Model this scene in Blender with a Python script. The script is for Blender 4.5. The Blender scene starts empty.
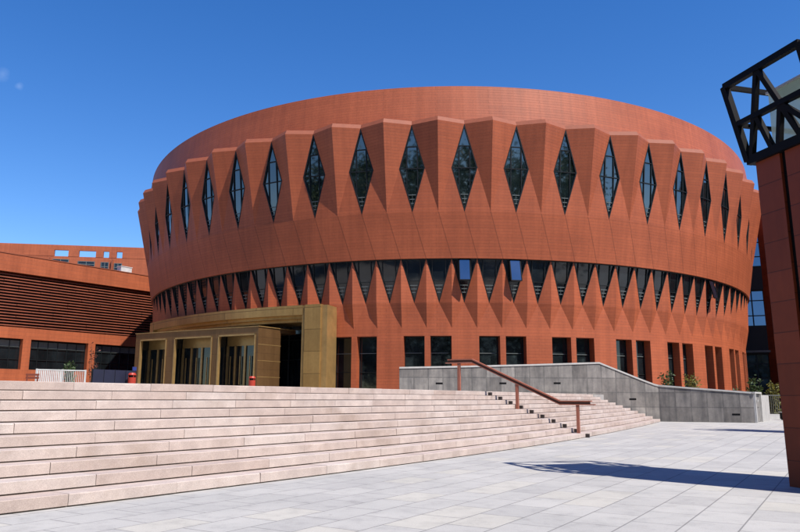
import bpy, bmesh, math, random
import numpy as np
from mathutils import Vector, Matrix
random.seed(7)
sc = bpy.context.scene
COL = sc.collection
R = math.radians

# ------------------------------------------------------------------ camera
EYE = 1.337
cam = bpy.data.cameras.new('camera')
cam.sensor_width = 36.0
cam.lens = 36.0 * 720 / 800
cam.clip_start = 0.1
cam.clip_end = 5000
cam_ob = bpy.data.objects.new('camera', cam)
COL.objects.link(cam_ob)
cam_ob.matrix_world = (Matrix.Translation((0, 0, EYE)) @ Matrix.Rotation(math.pi / 2 + 0.18163, 4, 'X')
                       @ Matrix.Rotation(0.00332, 4, 'Z'))
sc.camera = cam_ob

# ------------------------------------------------------------------ light
SUN_AZ, SUN_EL = R(45), R(53.5)          # azimuth to the right of straight behind the camera
sun_dir = Vector((math.sin(SUN_AZ) * math.cos(SUN_EL), -math.cos(SUN_AZ) * math.cos(SUN_EL), math.sin(SUN_EL)))
sl = bpy.data.lights.new('sun', 'SUN')
sl.energy = 5.0
sl.angle = R(0.53)
sl.color = (1.0, 0.945, 0.87)
so = bpy.data.objects.new('sun', sl)
COL.objects.link(so)
so.rotation_euler = sun_dir.to_track_quat('Z', 'Y').to_euler()
so.location = (30, -30, 60)

world = bpy.data.worlds.new('World')
sc.world = world
world.use_nodes = True
wn, wl = world.node_tree.nodes, world.node_tree.links
wn.clear()
sky = wn.new('ShaderNodeTexSky')
sky.sky_type = 'NISHITA'
sky.sun_disc = False
sky.sun_elevation = SUN_EL
sky.sun_rotation = math.pi - SUN_AZ
sky.altitude = 400
sky.air_density = 1.0
sky.dust_density = 0.15
sky.ozone_density = 2.6
bg = wn.new('ShaderNodeBackground')
bg.inputs['Strength'].default_value = 0.118
wo = wn.new('ShaderNodeOutputWorld')
hs = wn.new('ShaderNodeHueSaturation')          # deep polarised blue of a dry clear day
hs.inputs['Saturation'].default_value = 1.34
hs.inputs['Hue'].default_value = 0.511
wl.new(sky.outputs[0], hs.inputs['Color'])
tcw = wn.new('ShaderNodeTexCoord')
def wisp(prev, d, rad, amount):
    dp = wn.new('ShaderNodeVectorMath'); dp.operation = 'DISTANCE'; dp.inputs[1].default_value = d
    wl.new(tcw.outputs['Generated'], dp.inputs[0])
    nz = wn.new('ShaderNodeTexNoise'); nz.inputs['Scale'].default_value = 45; nz.inputs['Detail'].default_value = 5
    wl.new(tcw.outputs['Generated'], nz.inputs['Vector'])
    mr = wn.new('ShaderNodeMapRange'); mr.inputs[1].default_value = rad; mr.inputs[2].default_value = 0.0
    wl.new(dp.outputs['Value'], mr.inputs[0])
    m1 = wn.new('ShaderNodeMath'); m1.operation = 'MULTIPLY'; wl.new(mr.outputs[0], m1.inputs[0]); wl.new(nz.outputs['Fac'], m1.inputs[1])
    m2 = wn.new('ShaderNodeMapRange'); m2.inputs[1].default_value = 0.20; m2.inputs[2].default_value = 0.55; m2.inputs[4].default_value = amount
    wl.new(m1.outputs[0], m2.inputs[0])
    mx = wn.new('ShaderNodeMix'); mx.data_type = 'RGBA'
    wl.new(m2.outputs[0], mx.inputs[0]); wl.new(prev, mx.inputs[6]); mx.inputs[7].default_value = (5.2, 6.2, 7.8, 1)
    return mx.outputs[2]
wsp_ = wisp(hs.outputs[0], (-0.4711, 0.7984, 0.3751), 0.015, 0.10)
wsp_ = wisp(wsp_, (-0.4574, 0.8102, 0.3666), 0.010, 0.17)
wl.new(wsp_, bg.inputs['Color'])
wl.new(bg.outputs[0], wo.inputs['Surface'])

sc.view_settings.view_transform = 'Standard'
sc.view_settings.look = 'None'
sc.view_settings.gamma = 1.0
sc.view_settings.exposure = 0.6
sc.view_settings.use_curve_mapping = False

# ------------------------------------------------------------------ materials
def new_mat(name):
    m = bpy.data.materials.new(name)
    m.use_nodes = True
    nt = m.node_tree
    return m, nt.nodes, nt.links, nt.nodes['Principled BSDF']

def N(ns, t, **kw):
    n = ns.new(t)
    for k, v in kw.items():
        setattr(n, k, v)
    return n

def mixc(ns, ls, fac, a, b, blend='MIX'):
    n = ns.new('ShaderNodeMix'); n.data_type = 'RGBA'; n.blend_type = blend
    for sock, v in ((n.inputs[0], fac), (n.inputs[6], a), (n.inputs[7], b)):
        if isinstance(v, (int, float)): sock.default_value = v
        elif isinstance(v, tuple): sock.default_value = (*v[:3], 1)
        else: ls.new(v, sock)
    return n.outputs[2]

def noise(ns, ls, vec, scale, detail=4, rough=0.55):
    n = ns.new('ShaderNodeTexNoise')
    n.inputs['Scale'].default_value = scale; n.inputs['Detail'].default_value = detail
    n.inputs['Roughness'].default_value = rough
    if vec is not None: ls.new(vec, n.inputs['Vector'])
    return n.outputs['Fac']

def ramp(ns, ls, fac, stops):
    n = ns.new('ShaderNodeValToRGB')
    e = n.color_ramp.elements
    e[0].position, e[0].color = stops[0][0], (*stops[0][1], 1)
    e[1].position, e[1].color = stops[1][0], (*stops[1][1], 1)
    for p, c in stops[2:]:
        x = e.new(p); x.color = (*c, 1)
    ls.new(fac, n.inputs[0])
    return n.outputs[0]

def math_n(ns, ls, op, a, b=None, c=None):
    n = ns.new('ShaderNodeMath'); n.operation = op
    for i, v in enumerate((a, b, c)):
        if v is None: continue
        if isinstance(v, (int, float)): n.inputs[i].default_value = v
        else: ls.new(v, n.inputs[i])
    return n.outputs[0]

def plain(name, col, rough=0.6, metal=0.0, var=0.12, scale=3.0, ior=1.45):
    m, ns, ls, b = new_mat(name)
    tc = N(ns, 'ShaderNodeTexCoord')
    f = noise(ns, ls, tc.outputs['Object'], scale, 5)
    c = ramp(ns, ls, f, [(0.3, tuple(x * (1 - var) for x in col)), (0.7, tuple(x * (1 + var) for x in col))])
    ls.new(c, b.inputs['Base Color'])
    b.inputs['Roughness'].default_value = rough
    b.inputs['Metallic'].default_value = metal
    b.inputs['IOR'].default_value = ior
    return m

def cladding(name, col, bw=1.2, rh=0.3, joint=0.012, uv=True, diag=None, jdark=0.45, vcell=0.10):
    m, ns, ls, b = new_mat(name)
    tc = N(ns, 'ShaderNodeTexCoord')
    vec = tc.outputs['UV']
    br = N(ns, 'ShaderNodeTexBrick'); br.offset = 0.5
    br.inputs['Scale'].default_value = 1.0
    br.inputs['Brick Width'].default_value = bw
    br.inputs['Row Height'].default_value = rh
    br.inputs['Mortar Size'].default_value = joint
    br.inputs['Mortar Smooth'].default_value = 0.2
    br.inputs['Bias'].default_value = 0.0
    br.inputs['Color1'].default_value = (*[x * (1 - vcell) for x in col], 1)
    br.inputs['Color2'].default_value = (*[x * (1 + vcell) for x in col], 1)
    br.inputs['Mortar'].default_value = (*[x * jdark for x in col], 1)
    ls.new(vec, br.inputs['Vector'])
    c = br.outputs['Color']
    # soft large stains and fine grain
    f1 = noise(ns, ls, tc.outputs['Object'], 0.35, 5)
    c = mixc(ns, ls, 1.0, c, ramp(ns, ls, f1, [(0.25, (0.86, 0.84, 0.84)), (0.75, (1.1, 1.12, 1.14))]), 'MULTIPLY')
    f2 = noise(ns, ls, tc.outputs['Object'], 6.0, 6)
    c = mixc(ns, ls, 1.0, c, ramp(ns, ls, f2, [(0.2, (0.9, 0.9, 0.9)), (0.8, (1.08, 1.08, 1.08))]), 'MULTIPLY')
    # rain streaks
    mp2 = N(ns, 'ShaderNodeMapping'); mp2.inputs['Scale'].default_value = (2.2, 0.10, 1)
    ls.new(vec, mp2.inputs[0])
    f4 = noise(ns, ls, mp2.outputs[0], 1.0, 5, 0.65)
    c = mixc(ns, ls, 1.0, c, ramp(ns, ls, f4, [(0.3, (0.84, 0.83, 0.83)), (0.62, (1.05, 1.05, 1.05))]), 'MULTIPLY')
    # pale mineral streaks
    mp = N(ns, 'ShaderNodeMapping'); mp.inputs['Scale'].default_value = (1.4, 0.18, 1)
    ls.new(vec, mp.inputs[0])
    f3 = noise(ns, ls, mp.outputs[0], 1.3, 6, 0.7)
    f3 = math_n(ns, ls, 'MULTIPLY', math_n(ns, ls, 'GREATER_THAN', f3, 0.69), 0.16)
    c = mixc(ns, ls, f3, c, (0.42, 0.24, 0.18))
    if diag:
        a, ztop, zh, sp = diag
        sx = N(ns, 'ShaderNodeSeparateXYZ'); ls.new(vec, sx.inputs[0])
        k = math_n(ns, ls, 'DIVIDE', sx.outputs[0], sp)
        v = math_n(ns, ls, 'MULTIPLY', math_n(ns, ls, 'SUBTRACT', ztop, sx.outputs[1]), 0.5 / zh)
        d = math_n(ns, ls, 'SUBTRACT', math_n(ns, ls, 'SUBTRACT', k, 0.5), v)
        fr = math_n(ns, ls, 'ABSOLUTE', math_n(ns, ls, 'SUBTRACT', math_n(ns, ls, 'FRACT', math_n(ns, ls, 'ADD', d, 100.5)), 0.5))
        ln = math_n(ns, ls, 'LESS_THAN', fr, 0.018)
        c = mixc(ns, ls, math_n(ns, ls, 'MULTIPLY', ln, 0.55), c, tuple(x * 0.3 for x in col))
    ls.new(c, b.inputs['Base Color'])
    b.inputs['Roughness'].default_value = 0.55
    b.inputs['Specular IOR Level'].default_value = 0.3
    bp = N(ns, 'ShaderNodeBump'); bp.inputs['Strength'].default_value = 0.35; bp.inputs['Distance'].default_value = 0.02
    inv = math_n(ns, ls, 'SUBTRACT', 1.0, br.outputs['Fac'])
    ls.new(inv, bp.inputs['Height']); ls.new(bp.outputs[0], b.inputs['Normal'])
    return m

TERRA = (0.325, 0.080, 0.0315)
M = {}
M['terra'] = cladding('terracotta panels', TERRA, bw=7.0, rh=0.2, joint=0.008, vcell=0.05, jdark=0.58)
M['terra_skirt'] = cladding('terracotta panels with slanting joints', TERRA, bw=7.0, rh=0.2, joint=0.008, vcell=0.05, jdark=0.58, diag=(0, 13.47, 3.0, 1.70))
M['terra_wing'] = cladding('terracotta panels of the low building', (0.325, 0.084, 0.033), bw=3.0, rh=0.42, vcell=0.05, joint=0.01, jdark=0.6)
M['louvre'] = plain('brown terracotta louvre blades', (0.215, 0.058, 0.028), 0.6, 0, 0.18, 0.8)
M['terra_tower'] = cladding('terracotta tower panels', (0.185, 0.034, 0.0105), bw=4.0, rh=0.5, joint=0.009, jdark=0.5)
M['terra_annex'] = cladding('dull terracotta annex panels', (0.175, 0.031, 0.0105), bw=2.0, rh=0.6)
M['cap'] = plain('pale terracotta capping', (0.225, 0.058, 0.025), 0.7, 0, 0.08)
M['roof'] = plain('grey roof membrane', (0.1333, 0.1267, 0.12), 0.9)
M['bronze'] = cladding('brushed brass panels', (0.40, 0.245, 0.085), bw=6.0, rh=1.45, joint=0.02, jdark=0.4)
bb = M['bronze'].node_tree.nodes['Principled BSDF']
bb.inputs['Metallic'].default_value = 0.6; bb.inputs['Roughness'].default_value = 0.4
M['bronze_shaded'] = cladding('shade-darkened brass porch panels', (0.19, 0.102, 0.042), bw=9.0, rh=1.05, joint=0.012, jdark=0.6)  # same brass as the portal, with the porch shade put into the colour
bb = M['bronze_shaded'].node_tree.nodes['Principled BSDF']
bb.inputs['Metallic'].default_value = 0.6; bb.inputs['Roughness'].default_value = 0.38
M['bronze_plain'] = plain('brass trim', (0.36, 0.225, 0.085), 0.36, 0.5, 0.16, 2)
M['frame'] = plain('dark window frame', (0.010, 0.012, 0.013), 0.5, 0.0, ior=1.3)
M['rail_grey'] = plain('grey window rail', (0.11, 0.125, 0.12), 0.5, 0.0)
M['black_steel'] = plain('black painted steel', (0.004, 0.004, 0.005), 0.6, 0.0, 0.2, ior=1.2)
M['fitting'] = plain('dark brown light fitting', (0.035, 0.026, 0.024), 0.6)
M['dark_in'] = plain('dark interior', (0.012, 0.012, 0.014), 0.8)
M['handrail'] = plain('red brown painted rail', (0.285, 0.10, 0.066), 0.4, 0, 0.14, 6)
M['handrail_dark'] = plain('dark brown rail web', (0.06667, 0.02133, 0.01467), 0.5, 0, 0.12, 6)
M['white_metal'] = plain('white painted metal', (0.4667, 0.4667, 0.4533), 0.45)
M['navy'] = plain('navy hoarding sheet', (0.008, 0.009333, 0.02667), 0.6)
M['blue'] = plain('blue plastic', (0.01333, 0.02667, 0.1467), 0.5)
M['red_bin'] = plain('red painted bin', (0.3333, 0.03, 0.01467), 0.45)
M['wood'] = plain('red brown bench wood', (0.18, 0.04667, 0.02667), 0.6)
M['bark'] = plain('bark', (0.07, 0.045, 0.03), 0.9)
M['white_stone'] = plain('pale stone edging', (0.4133, 0.4, 0.38), 0.7)
M['concrete_dk'] = plain('grey concrete', (0.1067, 0.1067, 0.1033), 0.85)

def glass(name, col=(0.008, 0.011, 0.013), ior=1.55, rough=0.04):
    m, ns, ls, b = new_mat(name)
    tc = N(ns, 'ShaderNodeTexCoord')
    f = noise(ns, ls, tc.outputs['Object'], 0.5, 2)
    c = ramp(ns, ls, f, [(0.35, tuple(x * 0.6 for x in col)), (0.65, tuple(x * 1.5 for x in col))])
    ls.new(c, b.inputs['Base Color'])
    b.inputs['Roughness'].default_value = rough
    b.inputs['IOR'].default_value = ior
    # panes are never perfectly flat
    f2 = noise(ns, ls, tc.outputs['Object'], 0.9, 1)
    bp = N(ns, 'ShaderNodeBump'); bp.inputs['Strength'].default_value = 0.05; bp.inputs['Distance'].default_value = 0.05
    ls.new(f2, bp.inputs['Height']); ls.new(bp.outputs[0], b.inputs['Normal'])
    return m
M['glass'] = glass('dark window glass')
M['glass_diamond'] = glass('coated window glass', (0.006, 0.010, 0.011), 2.2, 0.03)
M['glass_blue'] = glass('open sash glass', (0.01, 0.012, 0.02), 3.2)

def lantern_glass():
    m, ns, ls, b = new_mat('frosted pale green glass')
    tc = N(ns, 'ShaderNodeTexCoord')
    f = noise(ns, ls, tc.outputs['Object'], 1.5, 3)
    c = ramp(ns, ls, f, [(0.3, (0.66, 0.78, 0.71)), (0.7, (0.72, 0.82, 0.76))])
    ls.new(c, b.inputs['Base Color'])
    b.inputs['Roughness'].default_value = 0.3
    tr = N(ns, 'ShaderNodeBsdfTranslucent'); ls.new(c, tr.inputs[0])
    mx = N(ns, 'ShaderNodeMixShader'); mx.inputs[0].default_value = 0.65
    out = ns['Material Output']
    ls.new(b.outputs[0], mx.inputs[1]); ls.new(tr.outputs[0], mx.inputs[2])
    tp = N(ns, 'ShaderNodeBsdfTransparent'); tp.inputs[0].default_value = (0.86, 0.95, 0.90, 1)
    m2 = N(ns, 'ShaderNodeMixShader'); m2.inputs[0].default_value = 0.42
    ls.new(mx.outputs[0], m2.inputs[1]); ls.new(tp.outputs[0], m2.inputs[2]); ls.new(m2.outputs[0], out.inputs[0])
    return m
M['lantern'] = lantern_glass()

def step_stone():
    m, ns, ls, b = new_mat('pink granite')
    tc = N(ns, 'ShaderNodeTexCoord')
    at = N(ns, 'ShaderNodeAttribute'); at.attribute_name = 'tint'
    base = ramp(ns, ls, at.outputs['Fac'], [(0.0, (0.39, 0.315, 0.28)), (0.5, (0.45, 0.378, 0.345)), (1.0, (0.48, 0.42, 0.39))])
    f = noise(ns, ls, tc.outputs['Object'], 90.0, 3, 0.7)
    c = mixc(ns, ls, 1.0, base, ramp(ns, ls, f, [(0.3, (0.74, 0.72, 0.72)), (0.7, (1.16, 1.15, 1.14))]), 'MULTIPLY')
    f2 = noise(ns, ls, tc.outputs['Object'], 2.2, 6, 0.65)
    c = mixc(ns, ls, 1.0, c, ramp(ns, ls, f2, [(0.3, (0.80, 0.78, 0.78)), (0.65, (1.06, 1.05, 1.04))]), 'MULTIPLY')
    # brownish dirt patches
    f3 = noise(ns, ls, tc.outputs['Object'], 0.8, 7, 0.7)
    k = math_n(ns, ls, 'MULTIPLY', ramp(ns, ls, f3, [(0.50, (0, 0, 0)), (0.68, (1, 1, 1))]), 0.42)
    c = mixc(ns, ls, k, c, (0.24, 0.17, 0.13))
    ls.new(c, b.inputs['Base Color'])
    b.inputs['Roughness'].default_value = 0.75
    bp = N(ns, 'ShaderNodeBump'); bp.inputs['Strength'].default_value = 0.25; bp.inputs['Distance'].default_value = 0.004
    ls.new(f, bp.inputs['Height']); ls.new(bp.outputs[0], b.inputs['Normal'])
    return m
M['step'] = step_stone()

def paving(name, ang, bw, rh, c1, c2, c3, mort, moff=(0, 0)):
    m, ns, ls, b = new_mat(name)
    tc = N(ns, 'ShaderNodeTexCoord')
    mp = N(ns, 'ShaderNodeMapping'); mp.vector_type = 'POINT'
    mp.inputs['Rotation'].default_value = (0, 0, -ang)
    mp.inputs['Location'].default_value = (moff[0], moff[1], 0)
    ls.new(tc.outputs['Object'], mp.inputs[0])
    def brick(a, bcol):
        br = N(ns, 'ShaderNodeTexBrick'); br.offset = 0.5
        br.inputs['Scale'].default_value = 1.0
        br.inputs['Brick Width'].default_value = bw; br.inputs['Row Height'].default_value = rh
        br.inputs['Mortar Size'].default_value = 0.010; br.inputs['Mortar Smooth'].default_value = 0.3
        br.inputs['Color1'].default_value = (*a, 1); br.inputs['Color2'].default_value = (*bcol, 1)
        br.inputs['Mortar'].default_value = (*mort, 1)
        ls.new(mp.outputs[0], br.inputs['Vector'])
        return br
    b1 = brick(c1, c2)
    b2 = brick((0, 0, 0), (1, 1, 1))
    sel = math_n(ns, ls, 'GREATER_THAN', b2.outputs['Color'], 0.84)
    inv = math_n(ns, ls, 'SUBTRACT', 1.0, b1.outputs['Fac'])
    sel = math_n(ns, ls, 'MULTIPLY', sel, inv)
    c = mixc(ns, ls, sel, b1.outputs['Color'], c3)
    f = noise(ns, ls, tc.outputs['Object'], 60.0, 4, 0.7)
    c = mixc(ns, ls, 1.0, c, ramp(ns, ls, f, [(0.3, (0.88, 0.88, 0.88)), (0.7, (1.09, 1.09, 1.09))]), 'MULTIPLY')
    f2 = noise(ns, ls, tc.outputs['Object'], 0.45, 6, 0.6)
    c = mixc(ns, ls, 1.0, c, ramp(ns, ls, f2, [(0.3, (0.88, 0.885, 0.89)), (0.7, (1.08, 1.075, 1.07))]), 'MULTIPLY')
    f3 = noise(ns, ls, tc.outputs['Object'], 3.0, 8, 0.75)
    c = mixc(ns, ls, 1.0, c, ramp(ns, ls, f3, [(0.28, (0.76, 0.76, 0.77)), (0.5, (1.0, 1.0, 1.0)), (0.8, (1.04, 1.04, 1.04))]), 'MULTIPLY')
    vo = N(ns, 'ShaderNodeTexVoronoi'); vo.inputs['Scale'].default_value = 1.7; vo.inputs['Randomness'].default_value = 1.0
    ls.new(tc.outputs['Object'], vo.inputs['Vector'])
    gum = math_n(ns, ls, 'MULTIPLY', math_n(ns, ls, 'LESS_THAN', vo.outputs['Distance'], 0.045), 0.35)
    c = mixc(ns, ls, gum, c, (0.16, 0.155, 0.15))
    f5 = noise(ns, ls, tc.outputs['Object'], 1.1, 9, 0.72)
    st5 = math_n(ns, ls, 'MULTIPLY', ramp(ns, ls, f5, [(0.58, (0, 0, 0)), (0.75, (1, 1, 1))]), 0.38)
    c = mixc(ns, ls, st5, c, (0.235, 0.225, 0.215))
    ls.new(c, b.inputs['Base Color'])
    b.inputs['Roughness'].default_value = 0.8
    bp = N(ns, 'ShaderNodeBump'); bp.inputs['Strength'].default_value = 0.3; bp.inputs['Distance'].default_value = 0.01
    ls.new(inv, bp.inputs['Height']); ls.new(bp.outputs[0], b.inputs['Normal'])
    return m
M['paving'] = paving('pale granite paving', R(58.4), 0.85, 0.55, (0.343, 0.334, 0.323), (0.402, 0.391, 0.373), (0.405, 0.388, 0.355), (0.19, 0.185, 0.18))
M['terrace'] = paving('terrace paving', R(58.4), 1.2, 0.6, (0.3333, 0.32, 0.3067), (0.3867, 0.3667, 0.3467), (0.4, 0.3733, 0.3333), (0.2, 0.1933, 0.1867))

def wall_stone():
    m, ns, ls, b = new_mat('grey granite blocks')
    tc = N(ns, 'ShaderNodeTexCoord')
    br = N(ns, 'ShaderNodeTexBrick'); br.offset = 0.0
    br.inputs['Scale'].default_value = 1.0
    br.inputs['Brick Width'].default_value = 0.88; br.inputs['Row Height'].default_value = 0.86
    br.inputs['Mortar Size'].default_value = 0.045; br.inputs['Mortar Smooth'].default_value = 0.6
    br.inputs['Color1'].default_value = (0.142, 0.130, 0.120, 1); br.inputs['Color2'].default_value = (0.222, 0.206, 0.190, 1)
    br.inputs['Mortar'].default_value = (0.118, 0.111, 0.105, 1)
    ls.new(tc.outputs['UV'], br.inputs['Vector'])
    c = br.outputs['Color']
    f = noise(ns, ls, tc.outputs['Object'], 1.3, 8, 0.7)
    c = mixc(ns, ls, 1.0, c, ramp(ns, ls, f, [(0.3, (0.68, 0.68, 0.70)), (0.7, (1.35, 1.33, 1.3))]), 'MULTIPLY')
    mp = N(ns, 'ShaderNodeMapping'); mp.inputs['Scale'].default_value = (1.6, 0.22, 1)
    ls.new(tc.outputs['UV'], mp.inputs[0])
    f2 = noise(ns, ls, mp.outputs[0], 1.6, 6, 0.65)
    c = mixc(ns, ls, 1.0, c, ramp(ns, ls, f2, [(0.35, (0.62, 0.63, 0.66)), (0.6, (1.1, 1.1, 1.1))]), 'MULTIPLY')
    ls.new(c, b.inputs['Base Color'])
    b.inputs['Roughness'].default_value = 0.8
    return m
M['wall_stone'] = wall_stone()

def leaf_mat(name, a, bcol):
    m, ns, ls, b = new_mat(name)
    at = N(ns, 'ShaderNodeAttribute'); at.attribute_name = 'tint'
    c = ramp(ns, ls, at.outputs['Fac'], [(0.0, a), (1.0, bcol)])
    ls.new(c, b.inputs['Base Color']); b.inputs['Roughness'].default_value = 0.6
    tr = N(ns, 'ShaderNodeBsdfTranslucent'); ls.new(c, tr.inputs[0])
    mx = N(ns, 'ShaderNodeMixShader'); mx.inputs[0].default_value = 0.3
    ls.new(b.outputs[0], mx.inputs[1]); ls.new(tr.outputs[0], mx.inputs[2]); ls.new(mx.outputs[0], ns['Material Output'].inputs[0])
    return m
M['leaf'] = leaf_mat('green leaves', (0.01667, 0.04, 0.01), (0.06667, 0.1067, 0.02333))
M['leaf_yellow'] = leaf_mat('yellow green leaves', (0.06667, 0.08, 0.01333), (0.2, 0.1733, 0.02667))
M['leaf_red'] = leaf_mat('reddish leaves', (0.06667, 0.01333, 0.01), (0.1467, 0.04, 0.02))

# ------------------------------------------------------------------ mesh helpers
class MB:
    def __init__(s): s.v = []; s.f = []; s.uv = []; s.t = []
    def face(s, pts, uvs=None, tint=0.5):
        i = len(s.v); s.v += [tuple(p) for p in pts]
        s.f.append(tuple(range(i, i + len(pts))))
        s.uv += [tuple(u) for u in uvs] if uvs is not None else [(0, 0)] * len(pts)
        s.t.append(tint)
    def autoface(s, pts, tint=0.5):
        # planar uv in metres: u along the horizontal direction of the face, v upwards
        P = [Vector(p) for p in pts]
        n = Vector((0, 0, 0))
        for k in range(1, len(P) - 1): n += (P[k] - P[0]).cross(P[k + 1] - P[0])
        if n.length < 1e-12: return
        n.normalize()
        if abs(n.z) > 0.95: uv = [(p.x, p.y) for p in P]
        else:
            h = Vector((0, 0, 1)).cross(n).normalized()
            uv = [(p.dot(h), p.z) for p in P]
        s.face(P, uv, tint)
    def box(s, o, ax, ay, az, tint=0.5):
        """parallelepiped from corner o along ax, ay, az (right handed: faces point outward)"""
        o, ax, ay, az = map(Vector, (o, ax, ay, az))
        if ax.cross(ay).dot(az) < 0: ax, ay = ay, ax
        p = [o, o + ax, o + ax + ay, o + ay]; q = [x + az for x in p]
        s.autoface([p[3], p[2], p[1], p[0]], tint); s.autoface(q, tint)
        for i in range(4):
            j = (i + 1) % 4
            s.autoface([p[i], p[j], q[j], q[i]], tint)
    def bar(s, a, b, w, d=None, up=(0, 0, 1), tint=0.5):
        """square bar between two points, w wide and d deep"""
        a, b = Vector(a), Vector(b); d = d or w
        t = (b - a)
        u = Vector(up); u = u - t.normalized() * u.dot(t.normalized())
        if u.length < 1e-6: u = Vector((1, 0, 0))
        u.normalize(); v = t.normalized().cross(u)
        s.box(a - u * w / 2 - v * d / 2, t, v * d, u * w, tint)
    def prism(s, outline, z0, z1, tint=0.5):
        """vertical prism from a counter-clockwise plan outline"""
        n = len(outline)
        s.autoface([(x, y, z1) for x, y in outline], tint)
        s.autoface([(x, y, z0) for x, y in reversed(outline)], tint)
        L = 0
        for i in range(n):
            a, b = outline[i], outline[(i + 1) % n]
            d = math.hypot(b[0] - a[0], b[1] - a[1])
            s.face([(a[0], a[1], z0), (b[0], b[1], z0), (b[0], b[1], z1), (a[0], a[1], z1)],
                   [(L, z0), (L + d, z0), (L + d, z1), (L, z1)], tint)
            L += d
    def tube(s, pts, rad, n=6, tint=0.5):
        rings = []
        for i, p in enumerate(pts):
            p = Vector(p); r = rad[i] if hasattr(rad, '__len__') else rad
            t = (Vector(pts[min(i + 1, len(pts) - 1)]) - Vector(pts[max(i - 1, 0)])).normalized()
            u = t.orthogonal().normalized(); v = t.cross(u)
            rings.append([p + (u * math.cos(2 * math.pi * k / n) + v * math.sin(2 * math.pi * k / n)) * r for k in range(n)])
        for a, b in zip(rings, rings[1:]):
            for k in range(n): s.autoface([a[k], a[(k + 1) % n], b[(k + 1) % n], b[k]], tint)
        s.autoface(list(reversed(rings[0])), tint); s.autoface(rings[-1], tint)
    def build(s, name, mat, parent=None, loc=None):
        me = bpy.data.meshes.new(name)
        o = ORG[parent.name] if parent is not None else (Vector(loc) if loc is not None else Vector((0, 0, 0)))
        me.from_pydata([tuple(Vector(p) - o) for p in s.v], [], s.f)
        ul = me.uv_layers.new(name='UVMap')
        ul.data.foreach_set('uv', np.array(s.uv, dtype=np.float32).ravel())
        at = me.attributes.new('tint', 'FLOAT', 'FACE')
        at.data.foreach_set('value', np.array(s.t, dtype=np.float32))
        me.materials.append(mat)
        me.update()
        ob = bpy.data.objects.new(name, me)
        COL.objects.link(ob)
        if parent is not None: ob.parent = parent
        else: ob.location = o
        ORG[ob.name] = o
        return ob
ORG = {}

def tag(o, label, cat, group=None):
    o['label'] = label; o['category'] = cat
    if group: o['group'] = group
    return o

def thing(name, loc, label, cat, group=None):
    o = bpy.data.objects.new(name, None)
    o.empty_display_size = 0.5
    COL.objects.link(o); o.location = loc; ORG[o.name] = Vector(loc)
    return tag(o, label, cat, group)

def copy_tree(o, off, label):
    c = o.copy(); COL.objects.link(c); c.location = Vector(o.location) + Vector(off); c['label'] = label
    def rec(src, dst):
        for ch in list(src.children):
            d = ch.copy(); COL.objects.link(d); d.parent = dst
            rec(ch, d)
    rec(o, c)
    return c

# ------------------------------------------------------------------ ground
mb = MB()
mb.face([(-1500, -1500, 0), (1500, -1500, 0), (1500, 2500, 0), (-1500, 2500, 0)])
g = mb.build('ground', M['paving']); g['kind'] = 'structure'

# ------------------------------------------------------------------ staircase (concentric granite steps)
SC, SR, ST, RISE = Vector((-108.93, 87.95)), 131.066, 0.402, 0.16
WA, WB, WC = Vector((-0.02, 44.0)), Vector((15.75, 44.5)), Vector((20.6, 42.6))     # retaining wall front line
def arc(r, a, z):
    e = max(0.0, math.degrees(a) + 28.4) / 8.8
    r = r + 0.93 * min(e, 1.3) ** 2
    return Vector((SC.x + r * math.cos(a), SC.y + r * math.sin(a), z))
stair = thing('stone_staircase', (-1.0, 15.0, 0), 'broad flight of ten pink granite steps curving up to the terrace', 'staircase')
A0 = R(-60)
for k in range(10):
    r1 = SR - k * ST; r0 = SR - (k + 1) * ST - 0.04
    aend = math.asin((44.55 - SC.y) / r1)
    mb = MB()
    blk = 1.6 / r1
    a = A0 + blk * ((k * 0.37) % 1.0)
    z0, z1 = k * RISE + 0.019, (k + 1) * RISE
    g2 = 0.004 / r1
    while a < aend:
        wdt = blk * random.choice([1.0, 1.0, 1.0, 0.98, 1.03])
        b = min(a + wdt, aend)
        tint = min(1, max(0, random.gauss(0.55, 0.24)))
        dz = random.uniform(-0.002, 0.002); dr = random.uniform(-0.004, 0.004)
        ch = 0.006
        A_, B_ = a + g2, b - g2
        n = 6 if a > R(-40) else 2
        jit = [(random.uniform(-.003, .002), random.uniform(-.005, .001)) for _ in range(n + 1)]
        if random.random() < .35: q_ = random.randrange(n + 1); jit[q_] = (-.010, -.014)      # a chipped nosing
        rr = r1 + dr
        for i in range(n):
            u0 = A_ + (B_ - A_) * i / n; u1 = A_ + (B_ - A_) * (i + 1) / n
            (d0, h0_), (d1, h1_) = jit[i], jit[i + 1]
            e0, e1 = arc(rr + d0, u0, z1 - ch + dz + h0_), arc(rr + d1, u1, z1 - ch + dz + h1_)
            t0_, t1_ = arc(rr - ch + d0 * 1.5, u0, z1 + dz), arc(rr - ch + d1 * 1.5, u1, z1 + dz)
            mb.autoface([arc(rr, u0, z0), arc(rr, u1, z0), e1, e0], tint)
            mb.autoface([e0, e1, t1_, t0_], tint)
            mb.autoface([t0_, t1_, arc(r0, u1, z1 + dz), arc(r0, u0, z1 + dz)], tint)
        for u, sgn in ((A_, 1), (B_, -1)):
            q = [arc(r0, u, z0), arc(r1 + dr, u, z0), arc(r1 + dr, u, z1 - ch + dz), arc(r0, u, z1 + dz)]
            mb.autoface(q if sgn > 0 else q[::-1], tint)
        mb.autoface([arc(r0, A_, z0), arc(r0, B_, z0), arc(r1 + dr, B_, z0), arc(r1 + dr, A_, z0)], tint)
        # recessed bed joint under the block
        mb.autoface([arc(r1 - 0.05, a, k * RISE - 0.002), arc(r1 - 0.05, b, k * RISE - 0.002), arc(r1 - 0.05, b, z0 + 0.003), arc(r1 - 0.05, a, z0 + 0.003)], 0.0)
        a = b
    mb.build('step', M['step'], stair)
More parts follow.
